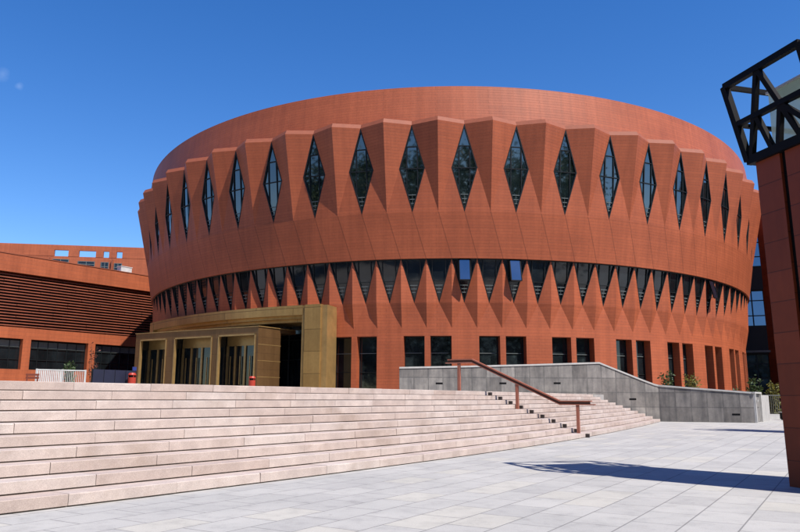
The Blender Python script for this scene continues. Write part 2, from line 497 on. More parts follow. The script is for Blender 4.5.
# little dark recessed lights on the risers beside the handrail
nrm = (Vector((6.23, 25.65)) - SC).normalized(); tan = Vector((-nrm.y, nrm.x))
lt0 = Vector((5.96, 26.29))
for k in range(10):
    r1 = SR - k * ST
    dirn = (lt0 - nrm * (k * ST) - SC).normalized()
    t2 = Vector((-dirn.y, dirn.x))
    c = SC + dirn * (r1 - 0.04 + 0.93 * max(0.0, (math.degrees(math.atan2(dirn.y, dirn.x)) + 28.4) / 8.8) ** 2)
    mb = MB()
    mb.box((c.x - t2.x * 0.06, c.y - t2.y * 0.06, k * RISE + 0.004), (t2.x * 0.12, t2.y * 0.12, 0), (dirn.x * 0.165, dirn.y * 0.165, 0), (0, 0, 0.125))
    mb.build('step_light', M['fitting'], stair)

# ------------------------------------------------------------------ terrace behind the steps
mb = MB()
rt = SR - 10 * ST
a1 = math.asin((44.55 - SC.y) / rt)
out = [tuple(arc(rt, A0 + (a1 - A0) * i / 60, 0)[:2]) for i in range(61)]
out += [(WB.x, WB.y + 0.3), (WC.x, WC.y + 0.3), (24.0, 47.6), (24.0, 60), (24, 220), (-260, 220), (-260, 20)]
mb.prism(out, 0.002, 1.596)
te = mb.build('terrace', M['terrace']); te['kind'] = 'structure'

# ------------------------------------------------------------------ retaining wall
rw = thing('retaining_wall', (8, 44.2, 0), 'long grey granite cheek wall beside the steps, its top ramping down to the right', 'wall')
prof = [(0.0, 3.20), (0.775, 3.55), (0.99, 2.24)]
def wall_pt(f):
    L1 = (WB - WA).length; L2 = (WC - WB).length
    return WA.lerp(WB, f) if f <= 1 else WB.lerp(WC, f - 1)
st = [(0.0, 3.20), (0.25, 3.29), (0.5, 3.40), (0.775, 3.55), (0.86, 3.02), (0.94, 2.52), (0.985, 2.26), (1.0, 2.20), (1.02, 2.185), (1.3, 2.06), (1.65, 1.91), (2.0, 1.76)]
mb = MB(); cp = MB(); L = 0
nback = Vector((0, 1))
for (f0, h0), (f1, h1) in zip(st, st[1:]):
    p, q = wall_pt(f0), wall_pt(f1); d = (q - p).length
    h0c, h1c = h0 - 0.10, h1 - 0.10
    mb.face([(p.x, p.y, 0), (q.x, q.y, 0), (q.x, q.y, h1c), (p.x, p.y, h0c)], [(L, 0), (L + d, 0), (L + d, h1c), (L, h0c)])
    mb.face([(q.x, q.y + .5, 0), (p.x, p.y + .5, 0), (p.x, p.y + .5, h0c), (q.x, q.y + .5, h1c)], [(L, 0), (L + d, 0), (L + d, h1c), (L, h0c)])
    mb.face([(p.x, p.y, h0c), (q.x, q.y, h1c), (q.x, q.y + .5, h1c), (p.x, p.y + .5, h0c)])
    cp.face([(p.x, p.y - .04, h0c), (q.x, q.y - .04, h1c), (q.x, q.y - .04, h1), (p.x, p.y - .04, h0)], [(L, 0), (L + d, 0), (L + d, .1), (L, .1)])
    cp.face([(p.x, p.y - .04, h0), (q.x, q.y - .04, h1), (q.x, q.y + .56, h1), (p.x, p.y + .56, h0)], [(L, 0), (L + d, 0), (L + d, .6), (L, .6)])
    cp.face([(q.x, q.y + .56, h1c), (p.x, p.y + .56, h0c), (p.x, p.y + .56, h0), (q.x, q.y + .56, h1)])
    cp.face([(q.x, q.y - .04, h1c), (p.x, p.y - .04, h0c), (p.x, p.y + .56, h0c), (q.x, q.y + .56, h1c)])
    L += d
p = wall_pt(0); mb.face([(p.x, p.y + .5, 0), (p.x, p.y, 0), (p.x, p.y, 3.1), (p.x, p.y + .5, 3.1)], [(0, 0), (.5, 0), (.5, 3.1), (0, 3.1)])
cp.face([(p.x, p.y + .56, 3.1), (p.x, p.y - .04, 3.1), (p.x, p.y - .04, 3.2), (p.x, p.y + .56, 3.2)])
mb.build('wall_body', M['wall_stone'], rw)
cp.build('coping', M['white_stone'], rw)
# the end of the wall: a recessed panel between two pale posts
ed = Vector((0.55, 0.835)).normalized(); en = Vector((ed.y, -ed.x))
mb = MB(); q = WC + Vector((0.02, 0.02))
mb.box((q.x - 0.05, q.y, 0), (ed.x * 2.5, ed.y * 2.5, 0), (-0.45 * en.x, -0.45 * en.y, 0), (0, 0, 1.66))
mb.build('end_panel', M['wall_stone'], rw)
for s in (0.0, 2.4):
    mb = MB(); c = q + ed * s
    mb.box((c.x - 0.03, c.y - .02, 0), (ed.x * 0.2, ed.y * 0.2, 0), (en.x * 0.12, en.y * 0.12, 0), (0, 0, 1.72))
    mb.build('end_post', M['white_stone'], rw)
mb = MB(); mb.box((q.x - 0.1, q.y - 0.06, 1.68), (ed.x * 2.8, ed.y * 2.8, 0), (en.x * 0.16, en.y * 0.16, 0), (0, 0, 0.09)); mb.build('end_coping', M['white_stone'], rw)
c = q + ed * 1.2; mb = MB(); mb.box((c.x, c.y, 1.2), (ed.x * .22, ed.y * .22, 0), (en.x * .05, en.y * .05, 0), (0, 0, .12)); mb.build('wall_lamp', M['white_metal'], rw)
for f, z in ((0.14, 2.18), (0.385, 2.2), (0.595, 2.22), (0.886, 1.28), (1.77, 0.42)):
    p = wall_pt(f); dd = (WB - WA).normalized() if f < 1 else (WC - WB).normalized()
    mb = MB(); mb.box((p.x, p.y - 0.012, z), (dd.x * .42, dd.y * .42, 0), (0, 0.03, 0), (0, 0, .10)); mb.build('drain_slot', M['black_steel'], rw)

# ------------------------------------------------------------------ handrail down the steps
hr = thing('handrail', (6.23, 25.65, 0), 'red brown handrail on three posts running down the granite steps', 'handrail')
def hp(s, z): p = Vector((6.23, 25.65)) - nrm * s; return Vector((p.x, p.y, z))
path = [hp(4.95, 2.66), hp(3.95, 2.66), hp(0.62, 1.12), hp(-0.5, 1.12)]
def strip(path, w, h, dz):
    m_ = MB()
    t = Vector((tan.x, tan.y, 0)) * w / 2
    sec = []
    for p in path:
        p = p + Vector((0, 0, dz)); sec.append([p - t, p + t, p + t + Vector((0, 0, h)), p - t + Vector((0, 0, h))])
    for a, b in zip(sec, sec[1:]):
        for i in range(4):
            j = (i + 1) % 4; m_.autoface([a[j], a[i], b[i], b[j]])
    m_.autoface(sec[0]); m_.autoface(sec[-1][::-1])
    return m_
strip(path, 0.16, 0.045, 0.115).build('top_rail', M['handrail'], hr)
strip(path[:1] + path[1:3] + [hp(-0.44, 1.12)], 0.07, 0.0755, 0.0395).build('rail_web', M['handrail_dark'], hr)
strip(path[:0] + [hp(5.05, 2.66)] + path[1:3] + [hp(-0.62, 1.12)], 0.13, 0.04, 0.0).build('bottom_rail', M['handrail'], hr)
for s, z0, z1 in ((0.0, 0.0, 1.125), (2.2, 0.80, 1.85), (4.5, 1.6, 2.665)):
    mb = MB(); p = hp(s, z0)
    a_, b_ = Vector((tan.x, tan.y, 0)) * 0.10, Vector((nrm.x, nrm.y, 0)) * 0.10
    mb.box(p - a_ / 2 - b_ / 2, a_, b_, (0, 0, z1 - z0)); mb.build('post', M['handrail'], hr)

# ------------------------------------------------------------------ the round building
S = 85.0
E_R, E_E, E_T, E_CX, E_D, E_P0 = 0.3739, 1.21325, -0.08697, 0.06201, 0.05331, 0.10043
_t = np.linspace(-math.pi, math.pi, 4001)
_s = np.concatenate([[0], np.cumsum(np.hypot(np.diff(np.sin(_t)), np.diff(-E_E * np.cos(_t))))]); _s -= np.interp(0, _t, _s)
PER = _s[-1] - _s[0]
E_D = PER / 130
def K(k, off, z=None):
    """plan point on the drum: k counts the facets round it, off is metres out from the reference oval"""
    sv = E_P0 + E_D * (k - 16)
    while sv > _s[-1]: sv -= PER
    while sv < _s[0]: sv += PER
    t = float(np.interp(sv, _s, _t))
    x, y = E_R * math.sin(t), -E_E * E_R * math.cos(t)
    nx, ny = E_E * math.sin(t), -math.cos(t); l = math.hypot(nx, ny)
    x += off / S * nx / l; y += off / S * ny / l
    c, s_ = math.cos(E_T), math.sin(E_T)
    return Vector(((E_CX + c * x - s_ * y) * S, (1 + s_ * x + c * y) * S, 0 if z is None else z))
SP = 1.70
def uvk(k, z): return (k * SP, z)
zTOP, zCAP, zV, zB, zP, zW, zQ, zM, zH = 22.25, 19.69, 19.37, 13.47, 10.44, 7.55, 5.88, 5.6, 5.38
OT, OV, OB, OP, OW, OS = 1.72, 0.93, 0.4, -0.25, -0.75, -0.40
K0, K1 = -8, 44                                   # facets that carry windows (the rest of the ring is blank)
bld = thing('round_building', K(16, -30, 0), 'huge round terracotta building with diamond windows and a zigzag band of triangular windows', 'building')

# crown
mb = MB()
for i in range(260):
    a, b = i / 2, (i + 1) / 2
    mb.face([K(a, 0.80, 19.5), K(b, 0.80, 19.5), K(b, 0.5, zTOP), K(a, 0.5, zTOP)], [uvk(a, 19.5), uvk(b, 19.5), uvk(b, zTOP), uvk(a, zTOP)])
    mb.face([K(a, 0.5, zTOP), K(b, 0.5, zTOP), K(b, 0.1, zTOP), K(a, 0.1, zTOP)], [uvk(a, 0), uvk(b, 0), uvk(b, .4), uvk(a, .4)])
    mb.face([K(b, 0.1, 21), K(a, 0.1, 21), K(a, 0.1, zTOP), K(b, 0.1, zTOP)], [uvk(b, 0), uvk(a, 0), uvk(a, .4), uvk(b, .4)])
mb.build('crown_wall', M['terra'], bld)
mb = MB(); mb.face([K(i, 0.1, 21.2) for i in range(130)]); mb.build('roof', M['roof'], bld)

# pleated upper wall with the diamond openings
mb = MB(); cap = MB(); dia = []
for n in range(65):
    c = 0.5 + 2 * n - 1          # -0.5, 1.5, 3.5 ... diamonds sit on every second half facet
    V = K(c, OV, zV); TL = K(c - 1, OT, zV); TR = K(c + 1, OT, zV); BL = K(c - 1, OB, zB); BR = K(c + 1, OB, zB)
    ML, MR, D = (V + BL) / 2, (V + BR) / 2, (BL + BR) / 2
    uV, uTL, uTR, uBL, uBR = uvk(c, zV), uvk(c - 1, zV), uvk(c + 1, zV), uvk(c - 1, zB), uvk(c + 1, zB)
    um = (zV + zB) / 2
    mb.face([V, BR, TR], [uV, uBR, uTR]); mb.face([V, TL, BL], [uV, uTL, uBL])
    mb.face([ML, BL, D], [uvk(c - .5, um), uBL, uvk(c, zB)]); mb.face([MR, D, BR], [uvk(c + .5, um), uvk(c, zB), uBR])
    ks = c if c < 100 else c - 130
    if K0 < ks < K1: dia.append((V, ML, D, MR))
    else: mb.face([V, ML, D, MR], [uV, uvk(c - .5, um), uvk(c, zB), uvk(c + .5, um)])
    Vc = K(c, OV - .16, zCAP); TLc = K(c - 1, OT - .16, zCAP); TRc = K(c + 1, OT - .16, zCAP)
    cap.autoface([TL, V, Vc, TLc]); cap.autoface([V, TR, TRc, Vc])
    cap.autoface([TLc, Vc, K(c, .5, zCAP), K(c - 1, .5, zCAP)]); cap.autoface([Vc, TRc, K(c + 1, .5, zCAP), K(c, .5, zCAP)])
mb.build('pleated_wall', M['terra'], bld)
cap.build('capping', M['cap'], bld)

# skirt between the diamonds and the triangular windows
mb = MB()
for i in range(130):
    a = i + .5
    mb.face([K(a, OB, zB), K(i, -.1, zP), K(i + 1, -.1, zP)], [uvk(a, zB), uvk(i, zP), uvk(i + 1, zP)])
    Bl, Br = (K(i - .5, OB, zB), K(i + .5, OB, zB))
    mb.face([Bl, K(i, -.1, zP), Br], [uvk(i - .5, zB), uvk(i, zP), uvk(i + .5, zB)])
    mb.face([K(i + 1, -.1, zP), K(i, -.1, zP), K(i, -.9, zP + .02), K(i + 1, -.9, zP + .02)], [uvk(i + 1, 0), uvk(i, 0), uvk(i, .3), uvk(i + 1, .3)])
mb.build('skirt_wall', M['terra_skirt'], bld)

# spiked wall between the triangular windows
PK0, PK1 = -1.3, 9.25                              # stretch of the drum taken by the entrance portal
def inportal(k): return PK0 - .6 < k < PK1 + .4
mb = MB(); tri = []
for i in range(130):
    ks = i if i < 100 else i - 130
    q = 6.45 if inportal(ks) else zQ
    zm = 6.42 if inportal(ks) else zM
    P = K(i, OP, zP); Wl, Wr = K(i - .5, OW, zW), K(i + .5, OW, zW); Sx = K(i, OS, zW); Q = K(i, OW, q)
    for tri_ in (((P, Wl, Sx), (i, i - .5, i)), ((P, Sx, Wr), (i, i, i + .5)), ((Sx, Wl, Q), (i, i - .5, i)), ((Sx, Q, Wr), (i, i, i + .5))):
        mb.face(tri_[0], [uvk(kk, p.z) for kk, p in zip(tri_[1], tri_[0])])
    q2 = 6.45 if inportal(ks + 1) else zQ
    Q2 = K(i + 1, OW, q2); zm2 = max(zm, 6.42 if inportal(ks + 1) else zM)
    mb.face([Wr, Q, Q2], [uvk(i + .5, zW), uvk(i, q), uvk(i + 1, q2)])
    mb.face([Q, K(i, OW, zm), K(i + 1, OW, zm2), Q2], [uvk(i, q), uvk(i, zm), uvk(i + 1, zm2), uvk(i + 1, q2)])
    P2 = K(i + 1, OP, zP)
    if K0 < ks < K1: tri.append((P, Wr, P2, ks))
    else: mb.face([P, Wr, P2], [uvk(i, zP), uvk(i + .5, zW), uvk(i + 1, zP)])
mb.build('spiked_wall', M['terra'], bld)

# windows -------------------------------------------------------------
def inset(poly, n, d):
    return [p + n * d for p in poly]
def shrink(poly, w):
    c = sum(poly, Vector()) / len(poly)
    out = []
    m = len(poly)
    for i in range(m):
        a, b, e = poly[i - 1], poly[i], poly[(i + 1) % m]
        d1, d2 = (a - b).normalized(), (e - b).normalized()
        bis = (d1 + d2).normalized(); sn = d1.cross(d2).length / (d1 + d2).length * 1.0
        s_ = math.sqrt(max(1e-6, (1 - d1.dot(d2)) / 2))
        out.append(b + bis * min(w / s_, (c - b).length * 0.9))
    return out
def frame_ring(mb, poly, w, n, depth):
    inn = shrink(poly, w)
    m = len(poly)
    for i in range(m):
        j = (i + 1) % m
        mb.autoface([poly[i], poly[j], inn[j], inn[i]])
        mb.autoface([inn[i], inn[j], inn[j] - n * depth, inn[i] - n * depth])
    return inn
for V, ML, D, MR in dia:
    n = (ML - V).cross(D - V).normalized()
    fr = MB()
    poly = inset([V, ML, D, MR], n, 0.012)
    frame_ring(fr, poly, 0.075, n, 0.10)
    def lr(f, upper=True):            # left/right points at a fraction from the tip to the wide line
        tip = V if upper else D
        return tip.lerp(ML, f), tip.lerp(MR, f)
    off = -n * 0.05
    a, b = lr(1.0); fr.bar(a + off, b + off, 0.055, 0.09, n.cross(b - a))
    a, b = lr(0.5); fr.bar(a + off, b + off, 0.05, 0.09, n.cross(b - a))
    for s in (0, 1):
        t = lr(0.5)[s]; c0 = ML.lerp(MR, 0.29 if s == 0 else 0.71); t = lr(.5)[0].lerp(lr(.5)[1], 0.10 if s == 0 else 0.90)
        fr.bar(t + off, c0 + off, 0.05, 0.08, n)
        e = lr(0.42, False)[s]
        fr.bar(c0 + off, e + off, 0.04, 0.06, n)
    f = fr.build('diamond_window', M['frame'], bld)
    pn = MB()
    A1, B1 = lr(.5); dl = [V, A1, B1, ML, MR, D]; ca, cb = ML.lerp(MR, .29), ML.lerp(MR, .71); ta, tb = A1.lerp(B1, .1), A1.lerp(B1, .9)
    for q in ((V, A1, B1), (ta, ca, cb, tb), (ta, ML, ca), (tb, cb, MR), (ca, D, cb), (ML, D, ca), (cb, D, MR)):
        g_ = sum(q, Vector()) / len(q); ax = Vector([random.gauss(0, 1) for _ in range(3)]).normalized()
        rm = Matrix.Rotation(R(random.gauss(0, .55)), 3, ax)
        pn.autoface([g_ + rm @ (p - g_) - n * .09 for p in q])
    pn.build('pane', M['glass_diamond'], f)
    rl = MB()
    for q in (0.40, 0.30, 0.21):
        a, b = lr(q, False); rl.bar(a.lerp(b, .08) - n * .06, b.lerp(a, .08) - n * .06, 0.045, 0.03, n.cross(b - a))
    a, b = (D.lerp((ML + MR) / 2, q) - n * .06 for q in (.19, .42)); rl.bar(a, b, 0.012, 0.012, n)
    rl.build('guard_rail', M['rail_grey'], f)
OPEN = {15, 17, 28}
for P, W, P2, ks in tri:
    n = (W - P).cross(P2 - P).normalized()
    fr = MB()
    poly = inset([P, W, P2], n, 0.01)
    frame_ring(fr, poly, 0.06, n, 0.12)
    top = lambda f: P.lerp(P2, f)
    off = -n * 0.06
    for f in (0.24, 0.76):
        a = top(f); side = P if f < .5 else P2
        e = side.lerp(W, 0.46 if f < .5 else 0.46)
        fr.bar(a + off, e + off + (a - e).normalized() * 0, 0.05, 0.06, n)
    a, b = P.lerp(W, .5), P2.lerp(W, .5)
    fr.bar(a + off, b + off, 0.05, 0.07, n.cross(b - a))
    f = fr.build('triangular_window', M['frame'], bld)
    pn = MB(); pn.autoface(inset([P, W, P2], n, -0.11)); pn.build('pane', M['glass'], f)
    rl = MB()
    for q in (0.60, 0.68, 0.76):
        a, b = P.lerp(W, q), P2.lerp(W, q); rl.bar(a.lerp(b, .1) - n * .07, b.lerp(a, .1) - n * .07, 0.05, 0.03, n.cross(b - a))
    a, b = ((P.lerp(P2, .5)).lerp(W, q) - n * .07 for q in (.58, .78)); rl.bar(a, b, 0.012, 0.012, n)
    rl.build('guard_rail', M['rail_grey'], f)
    if ks in OPEN:
        # top hung sash, its lower edge pushed out
        t = (P2 - P).normalized(); dn = (W - (P + P2) / 2).normalized()
        a = P.lerp(P2, .29) + dn * .06 + n * .03; b = P.lerp(P2, .71) + dn * .06 + n * .03
        dv = (dn * math.cos(R(22)) + n * math.sin(R(22))) * 1.45
        nn = (dv).cross(b - a).normalized()
        if nn.dot(n) < 0: nn = -nn
        sh = MB()
        for p_, q_ in ((a, a + dv), (b, b + dv)): sh.bar(p_, q_, .07, .06, nn)
        for p_, q_ in ((a, b), (a + dv, b + dv)): sh.bar(p_, q_, .06, .07, nn)
        sash = sh.build('open_sash', M['black_steel'], bld)
        gp = MB(); gp.box(a - nn * .01, b - a, dv, nn * .02); gp.build('sash_pane', M['glass_blue'], sash)
        st_ = MB(); st_.bar(a + dv * .95, a + dn * 1.5 - n * .1, 0.03, 0.03, n); st_.build('sash_stay', M['frame'], sash)

# ground floor wall with deep window pairs
wins = []
for m_ in range(3, 13):
    for a, b in ((1.07, 1.91), (2.14, 2.98)):
        k0, k1 = 3 * m_ - 0 + a, 3 * m_ + b
        wins.append((k0, k1))
mb = MB()
brk = sorted(set([round(x, 3) for x in np.arange(0, 130.01, 1.0)] + [x for w in wins for x in w] + [PK1, 130 + PK0]))
for a, b in zip(brk, brk[1:]):
    mid = (a + b) / 2; ks = mid if mid < 100 else mid - 130
    if PK0 < ks < PK1: continue
    hole = any(w[0] - 1e-3 < ks < w[1] + 1e-3 for w in wins)
    segs = [(0, 1.72), (zH, zM)] if hole else [(0, zM)]
    for z0, z1 in segs:
        mb.face([K(a, OW, z0), K(b, OW, z0), K(b, OW, z1), K(a, OW, z1)], [uvk(a, z0), uvk(b, z0), uvk(b, z1), uvk(a, z1)])
DEP = 0.62
for a, b in wins:
    for k, sg in ((a, 1), (b, -1)):
        q = [K(k, OW, 1.72), K(k, OW - DEP, 1.72), K(k, OW - DEP, zH), K(k, OW, zH)]
        u = [(0, 1.72), (DEP, 1.72), (DEP, zH), (0, zH)]
        mb.face(q[::-1] if sg < 0 else q, u[::-1] if sg < 0 else u)
    mb.face([K(a, OW, zH), K(a, OW - DEP, zH), K(b, OW - DEP, zH), K(b, OW, zH)], [(0, 0), (0, DEP), (1.4, DEP), (1.4, 0)])
    mb.face([K(a, OW, 1.72), K(b, OW, 1.72), K(b, OW - DEP, 1.72), K(a, OW - DEP, 1.72)], [(0, 0), (1.4, 0), (1.4, DEP), (0, DEP)])
mb.build('base_wall', M['terra'], bld)
for a, b in wins:
    A, B = K(a, OW - DEP, 1.72), K(b, OW - DEP, 1.72); H = Vector((0, 0, zH - 1.72)); n = (B - A).cross(H).normalized()
    fr = MB(); poly = inset([A, B, B + H, A + H], n, 0.05)
    frame_ring(fr, poly, 0.06, n, 0.06)
    for f in (0.36, 0.70): fr.bar(A + H * f + n * .03, B + H * f + n * .03, 0.05, 0.05, (0, 0, 1))
    f = fr.build('tall_window', M['frame'], bld)
    pn = MB(); pn.autoface([A, B, B + H, A + H]); pn.build('pane', M['glass'], f)
    rl = MB(); rl.bar(A + H * .70 + n * .06, A.lerp(B, .86) + H * .70 + n * .06, .04, .02); rl.build('blind_rail', M['rail_grey'], f)

# entrance portal ------------------------------------------------------
por = MB()
pk = np.linspace(PK0, PK1, 16)
lay = [(0.95, 6.78, 7.43), (0.66, 6.57, 6.78), (0.36, 6.36, 6.57)]
for (o, z0, z1) in lay:
    for a, b in zip(pk, pk[1:]):
        por.face([K(a, o, z0), K(b, o, z0), K(b, o, z1), K(a, o, z1)], [uvk(a, z0), uvk(b, z0), uvk(b, z1), uvk(a, z1)])
        por.face([K(a, o - .31 if o > .4 else -2.1, z0), K(b, o - .31 if o > .4 else -2.1, z0), K(b, o, z0), K(a, o, z0)], [uvk(a, 0), uvk(b, 0), uvk(b, .3), uvk(a, .3)])
for a, b in zip(pk, pk[1:]):
    por.face([K(a, .95, 7.43), K(b, .95, 7.43), K(b, -.8, 7.43), K(a, -.8, 7.43)], [uvk(a, 0), uvk(b, 0), uvk(b, 1.7), uvk(a, 1.7)])
por.build('portal_lintel', M['bronze'], bld)
def pier(ka, kb, o, z0, z1, back, name='portal_pier'):
    m2 = MB()
    P4 = [K(ka, o), K(kb, o), K(kb, back), K(ka, back)]
    m2.prism([(p.x, p.y) for p in P4], z0, z1)
    return m2
pier(9.35, 10.02, 0.97, 1.6, 7.45, -2.0).build('portal_pier', M['bronze'], bld)
pier(9.22, 9.35, 0.90, 1.6, 7.40, -2.0).build('pier_edging', M['bronze_plain'], bld)
pier(10.02, 10.26, 0.82, 1.6, 7.40, -0.7).build('pier_edging', M['bronze_plain'], bld)
pier(-1.75, -1.15, 0.97, 1.6, 7.45, -2.0).build('portal_pier', M['bronze'], bld)
# recessed dark glazing behind the portal
gz = MB()
for a, b in zip(pk, pk[1:]):
    gz.face([K(a, -2.1, 1.6), K(b, -2.1, 1.6), K(b, -2.1, 6.4), K(a, -2.1, 6.4)], [uvk(a, 1.6), uvk(b, 1.6), uvk(b, 6.4), uvk(a, 6.4)])
gzo = gz.build('entrance_glazing', M['glass'], bld)
ml = MB()
for k in np.arange(-1, 9.4, 0.7):
    ml.bar(K(k, -2.05, 1.6), K(k, -2.05, 6.36), 0.09, 0.09, (1, 0, 0))
for z in (4.0, 5.4):
    for a, b in zip(pk, pk[1:]): ml.bar(K(a, -2.05, z), K(b, -2.05, z), 0.08, 0.08)
ml.build('mullion', M['frame'], gzo)

# porch: three brass framed bays standing in front of the glazing
pa, pb = Vector((-0.856, 0.517, 0)), Vector((0.517, 0.856, 0))
pO = Vector((-9.2, 46.9, 1.6)); UP = Vector((0, 0, 1))
def pp(a, b, z): return pO + pa * a + pb * b + UP * z
PH, PL, PD = 4.31, 11.9, 2.05
po = MB()
po.box(pp(0, 0, 3.88), pa * PL, pb * 0.25, UP * (PH - 3.88))                                   # fascia
po.box(pp(0, 0.25, 4.05), pa * PL, pb * (PD + 1.5), UP * (PH - 4.05))                          # roof slab
for a0, a1 in ((0.0, 0.22), (3.58, 4.14), (7.84, 8.62), (11.42, 11.9)):
    po.box(pp(a0, 0, 0), pa * (a1 - a0), pb * 0.25, UP * 3.88)
po.box(pp(0, 0.25, 0), pa * 0.08, pb * (PD - .1), UP * 4.05)
porch = po.build('porch', M['bronze_shaded'], bld)
# raised brass edging round each bay and shadow joints on the porch side
eg = MB()
for a0, a1 in ((0.22, 3.58), (4.14, 7.84), (8.62, 11.42)):
    for x in (a0, a1 - .10): eg.box(pp(x, -0.035, 0), pa * .10, pb * 0.2, UP * 3.88)
    eg.box(pp(a0, -0.035, 3.78), pa * (a1 - a0), pb * 0.2, UP * 0.10)
for z in (1.05, 2.1, 3.15): eg.box(pp(-0.012, 0.0, z), pa * .03, pb * (PD + .2), UP * 0.035)
eg.box(pp(-0.06, -0.06, PH), pa * (PL + .1), pb * (PD + 1.7), UP * 0.05)
eg.build('porch_edging', M['bronze_plain'], porch)
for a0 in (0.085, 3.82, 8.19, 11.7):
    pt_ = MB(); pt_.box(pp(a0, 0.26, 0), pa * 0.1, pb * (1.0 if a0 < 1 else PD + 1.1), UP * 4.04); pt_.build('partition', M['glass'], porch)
for b0, b1 in ((0.20, 3.76), (3.96, 8.13), (8.33, 11.7)):
    dr = MB(); dp = 1.05
    dr.box(pp(b0, dp, 3.2), pa * (b1 - b0), pb * .1, UP * .85)
    nb = 4 if b1 - b0 > 3.4 else 3
    w = (b1 - b0) / nb
    for i in range(nb + 1):
        x = b0 + w * i; x = min(max(x, b0 + .01), b1 - .17)
        dr.box(pp(x, dp - .05, 0), pa * .16, pb * .14, UP * 3.2)
    for i in range(nb):
        dr.box(pp(b0 + w * i + w / 2 - .03, dp - .12, 0.6), pa * .06, pb * .06, UP * 1.9)
        dr.box(pp(b0 + w * i + .16, dp, 0), pa * (w - .16), pb * .08, UP * .22)
    dr.build('door_frame', M['bronze_plain'], porch)
    for i in range(nb):
        dg = MB(); dg.box(pp(b0 + w * i + .12, dp + .03, 0.22), pa * (w - .1), pb * .04, UP * 2.98); dg.build('door', M['glass'], porch)

# ------------------------------------------------------------------ lantern towers
def tower():
    f = Vector((-0.26, 0.9656, 0)); n = Vector((0.9656, 0.26, 0))      # along the visible face (away), and into the tower
    c0 = Vector((6.10, 11.68, 0))
    t = thing('lantern_tower', (6.9, 11.2, 0), 'terracotta pylon with an open black steel lantern frame, nearest on the right', 'tower')
    W0 = 1.72
    # body: slight flare toward the far side, groove strip on each face
    def ring(z):
        q = z / 5.37
        far, side = 0.14 * q, 0.0
        p = c0 + f * (0.17 * q) + n * (0.06 * q) + UP * z
        w = W0 - 0.12 * q
        return [p, p - f * (w + .17 * q), p - f * (w + .17 * q) + n * w, p + n * w]
    zs = [0, 5.37]
    b = MB()
    A, B = ring(0), ring(5.37)
    for i in range(4):
        j = (i + 1) % 4
        L = (A[j] - A[i]).length
        # each face: panel, groove, panel
        g0, g1 = 0.30, 0.365
        for u0, u1, d in ((0, g0, 0), (g0, g1, 0.05), (g1, 1, 0)):
            inn = ((A[(i + 2) % 4] - A[(i + 1) % 4]).normalized()) * d
            q = [A[i].lerp(A[j], u0) + inn, A[i].lerp(A[j], u1) + inn, B[i].lerp(B[j], u1) + inn, B[i].lerp(B[j], u0) + inn]
            if d: continue
            b.face(q, [(u0 * L, 0.1), (u1 * L, 0.1), (u1 * L, 5.47), (u0 * L, 5.47)])
        for u in (g0, g1):
            inn = ((A[(i + 2) % 4] - A[(i + 1) % 4]).normalized()) * 0.06
            q = [A[i].lerp(A[j], u), A[i].lerp(A[j], u) + inn, B[i].lerp(B[j], u) + inn, B[i].lerp(B[j], u)]
            b.autoface(q if u == g0 else q[::-1])
    b.autoface(B)
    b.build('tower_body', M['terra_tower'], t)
    gr = MB()
    for i in range(4):
        j = (i + 1) % 4
        inn = ((A[(i + 2) % 4] - A[(i + 1) % 4]).normalized()) * 0.055
        gr.autoface([A[i].lerp(A[j], .30) + inn, A[i].lerp(A[j], .365) + inn, B[i].lerp(B[j], .365) + inn, B[i].lerp(B[j], .30) + inn])
    gr.build('groove', M['black_steel'], t)
    # cage
    zb, zt = 5.41, 6.86
    bo = [Vector((6.06, 11.98, zb)), None, None, None]
    wb, wt = 1.75, 1.72
    bo = [bo[0], bo[0] - f * 1.62, bo[0] - f * 1.62 + n * 1.72, bo[0] + n * 1.72]
    to0 = Vector((5.83, 12.16, zt)); to = [to0, to0 - f * 1.72, to0 - f * 1.72 + n * 1.95, to0 + n * 1.95]
    cg = MB(); bw = 0.085
    def pt(i, u, v):
        j = (i + 1) % 4
        return bo[i].lerp(bo[j], u).lerp(to[i].lerp(to[j], u), v)
    for i in range(4):
        nn = ((bo[(i + 2) % 4] - bo[(i + 1) % 4]).normalized())
        cg.bar(pt(i, 0, 0), pt(i, 0, 1), 0.11, 0.11, nn)
        for v, w in ((0, .15), (.48, .09), (1, .11)): cg.bar(pt(i, 0, v), pt(i, 1, v), w if i == 0 else w * .75, 0.10 if i == 0 else .07, (0, 0, 1))
    cg.build('lantern_frame', M['black_steel'], t)
    for i in (0, 1, 3):
        nn = ((bo[(i + 2) % 4] - bo[(i + 1) % 4]).normalized())
        lt = MB()
        for (u0, v0), (u1, v1) in (((.46, 1), (.05, 0)), ((.46, 1), (.74, .0)), ((.61, .48), (.43, 0)), ((.28, .48), (.36, 0)), ((.60, .48), (.98, .0)))[:5 if i < 3 else 1]:
            lt.bar(pt(i, u0, v0), pt(i, u1, v1), 0.085, 0.085, nn)
        lt.build('lattice', M['black_steel'], t)
    # frosted glass box inside
    gb = MB()
    q = Vector((6.06, 11.98, zb + .02)) - f * .20 + n * .35
    gb.box(q, -f * 1.05, n * 1.0, UP * 1.17)
    gb.build('lantern_glass', M['lantern'], t)
    lip = MB(); lip.box(q + f * .03 - n * .03 + UP * 1.17, -f * 1.11, n * 1.06, UP * .04); lip.build('glass_cap', M['white_metal'], t)
    return t
tw = tower()
tw['group'] = 'lantern towers along the right of the plaza'
copy_tree(tw, (11.1, 17.9, 0), 'farther terracotta lantern pylon hidden behind the near one, casting the thin far shadow')

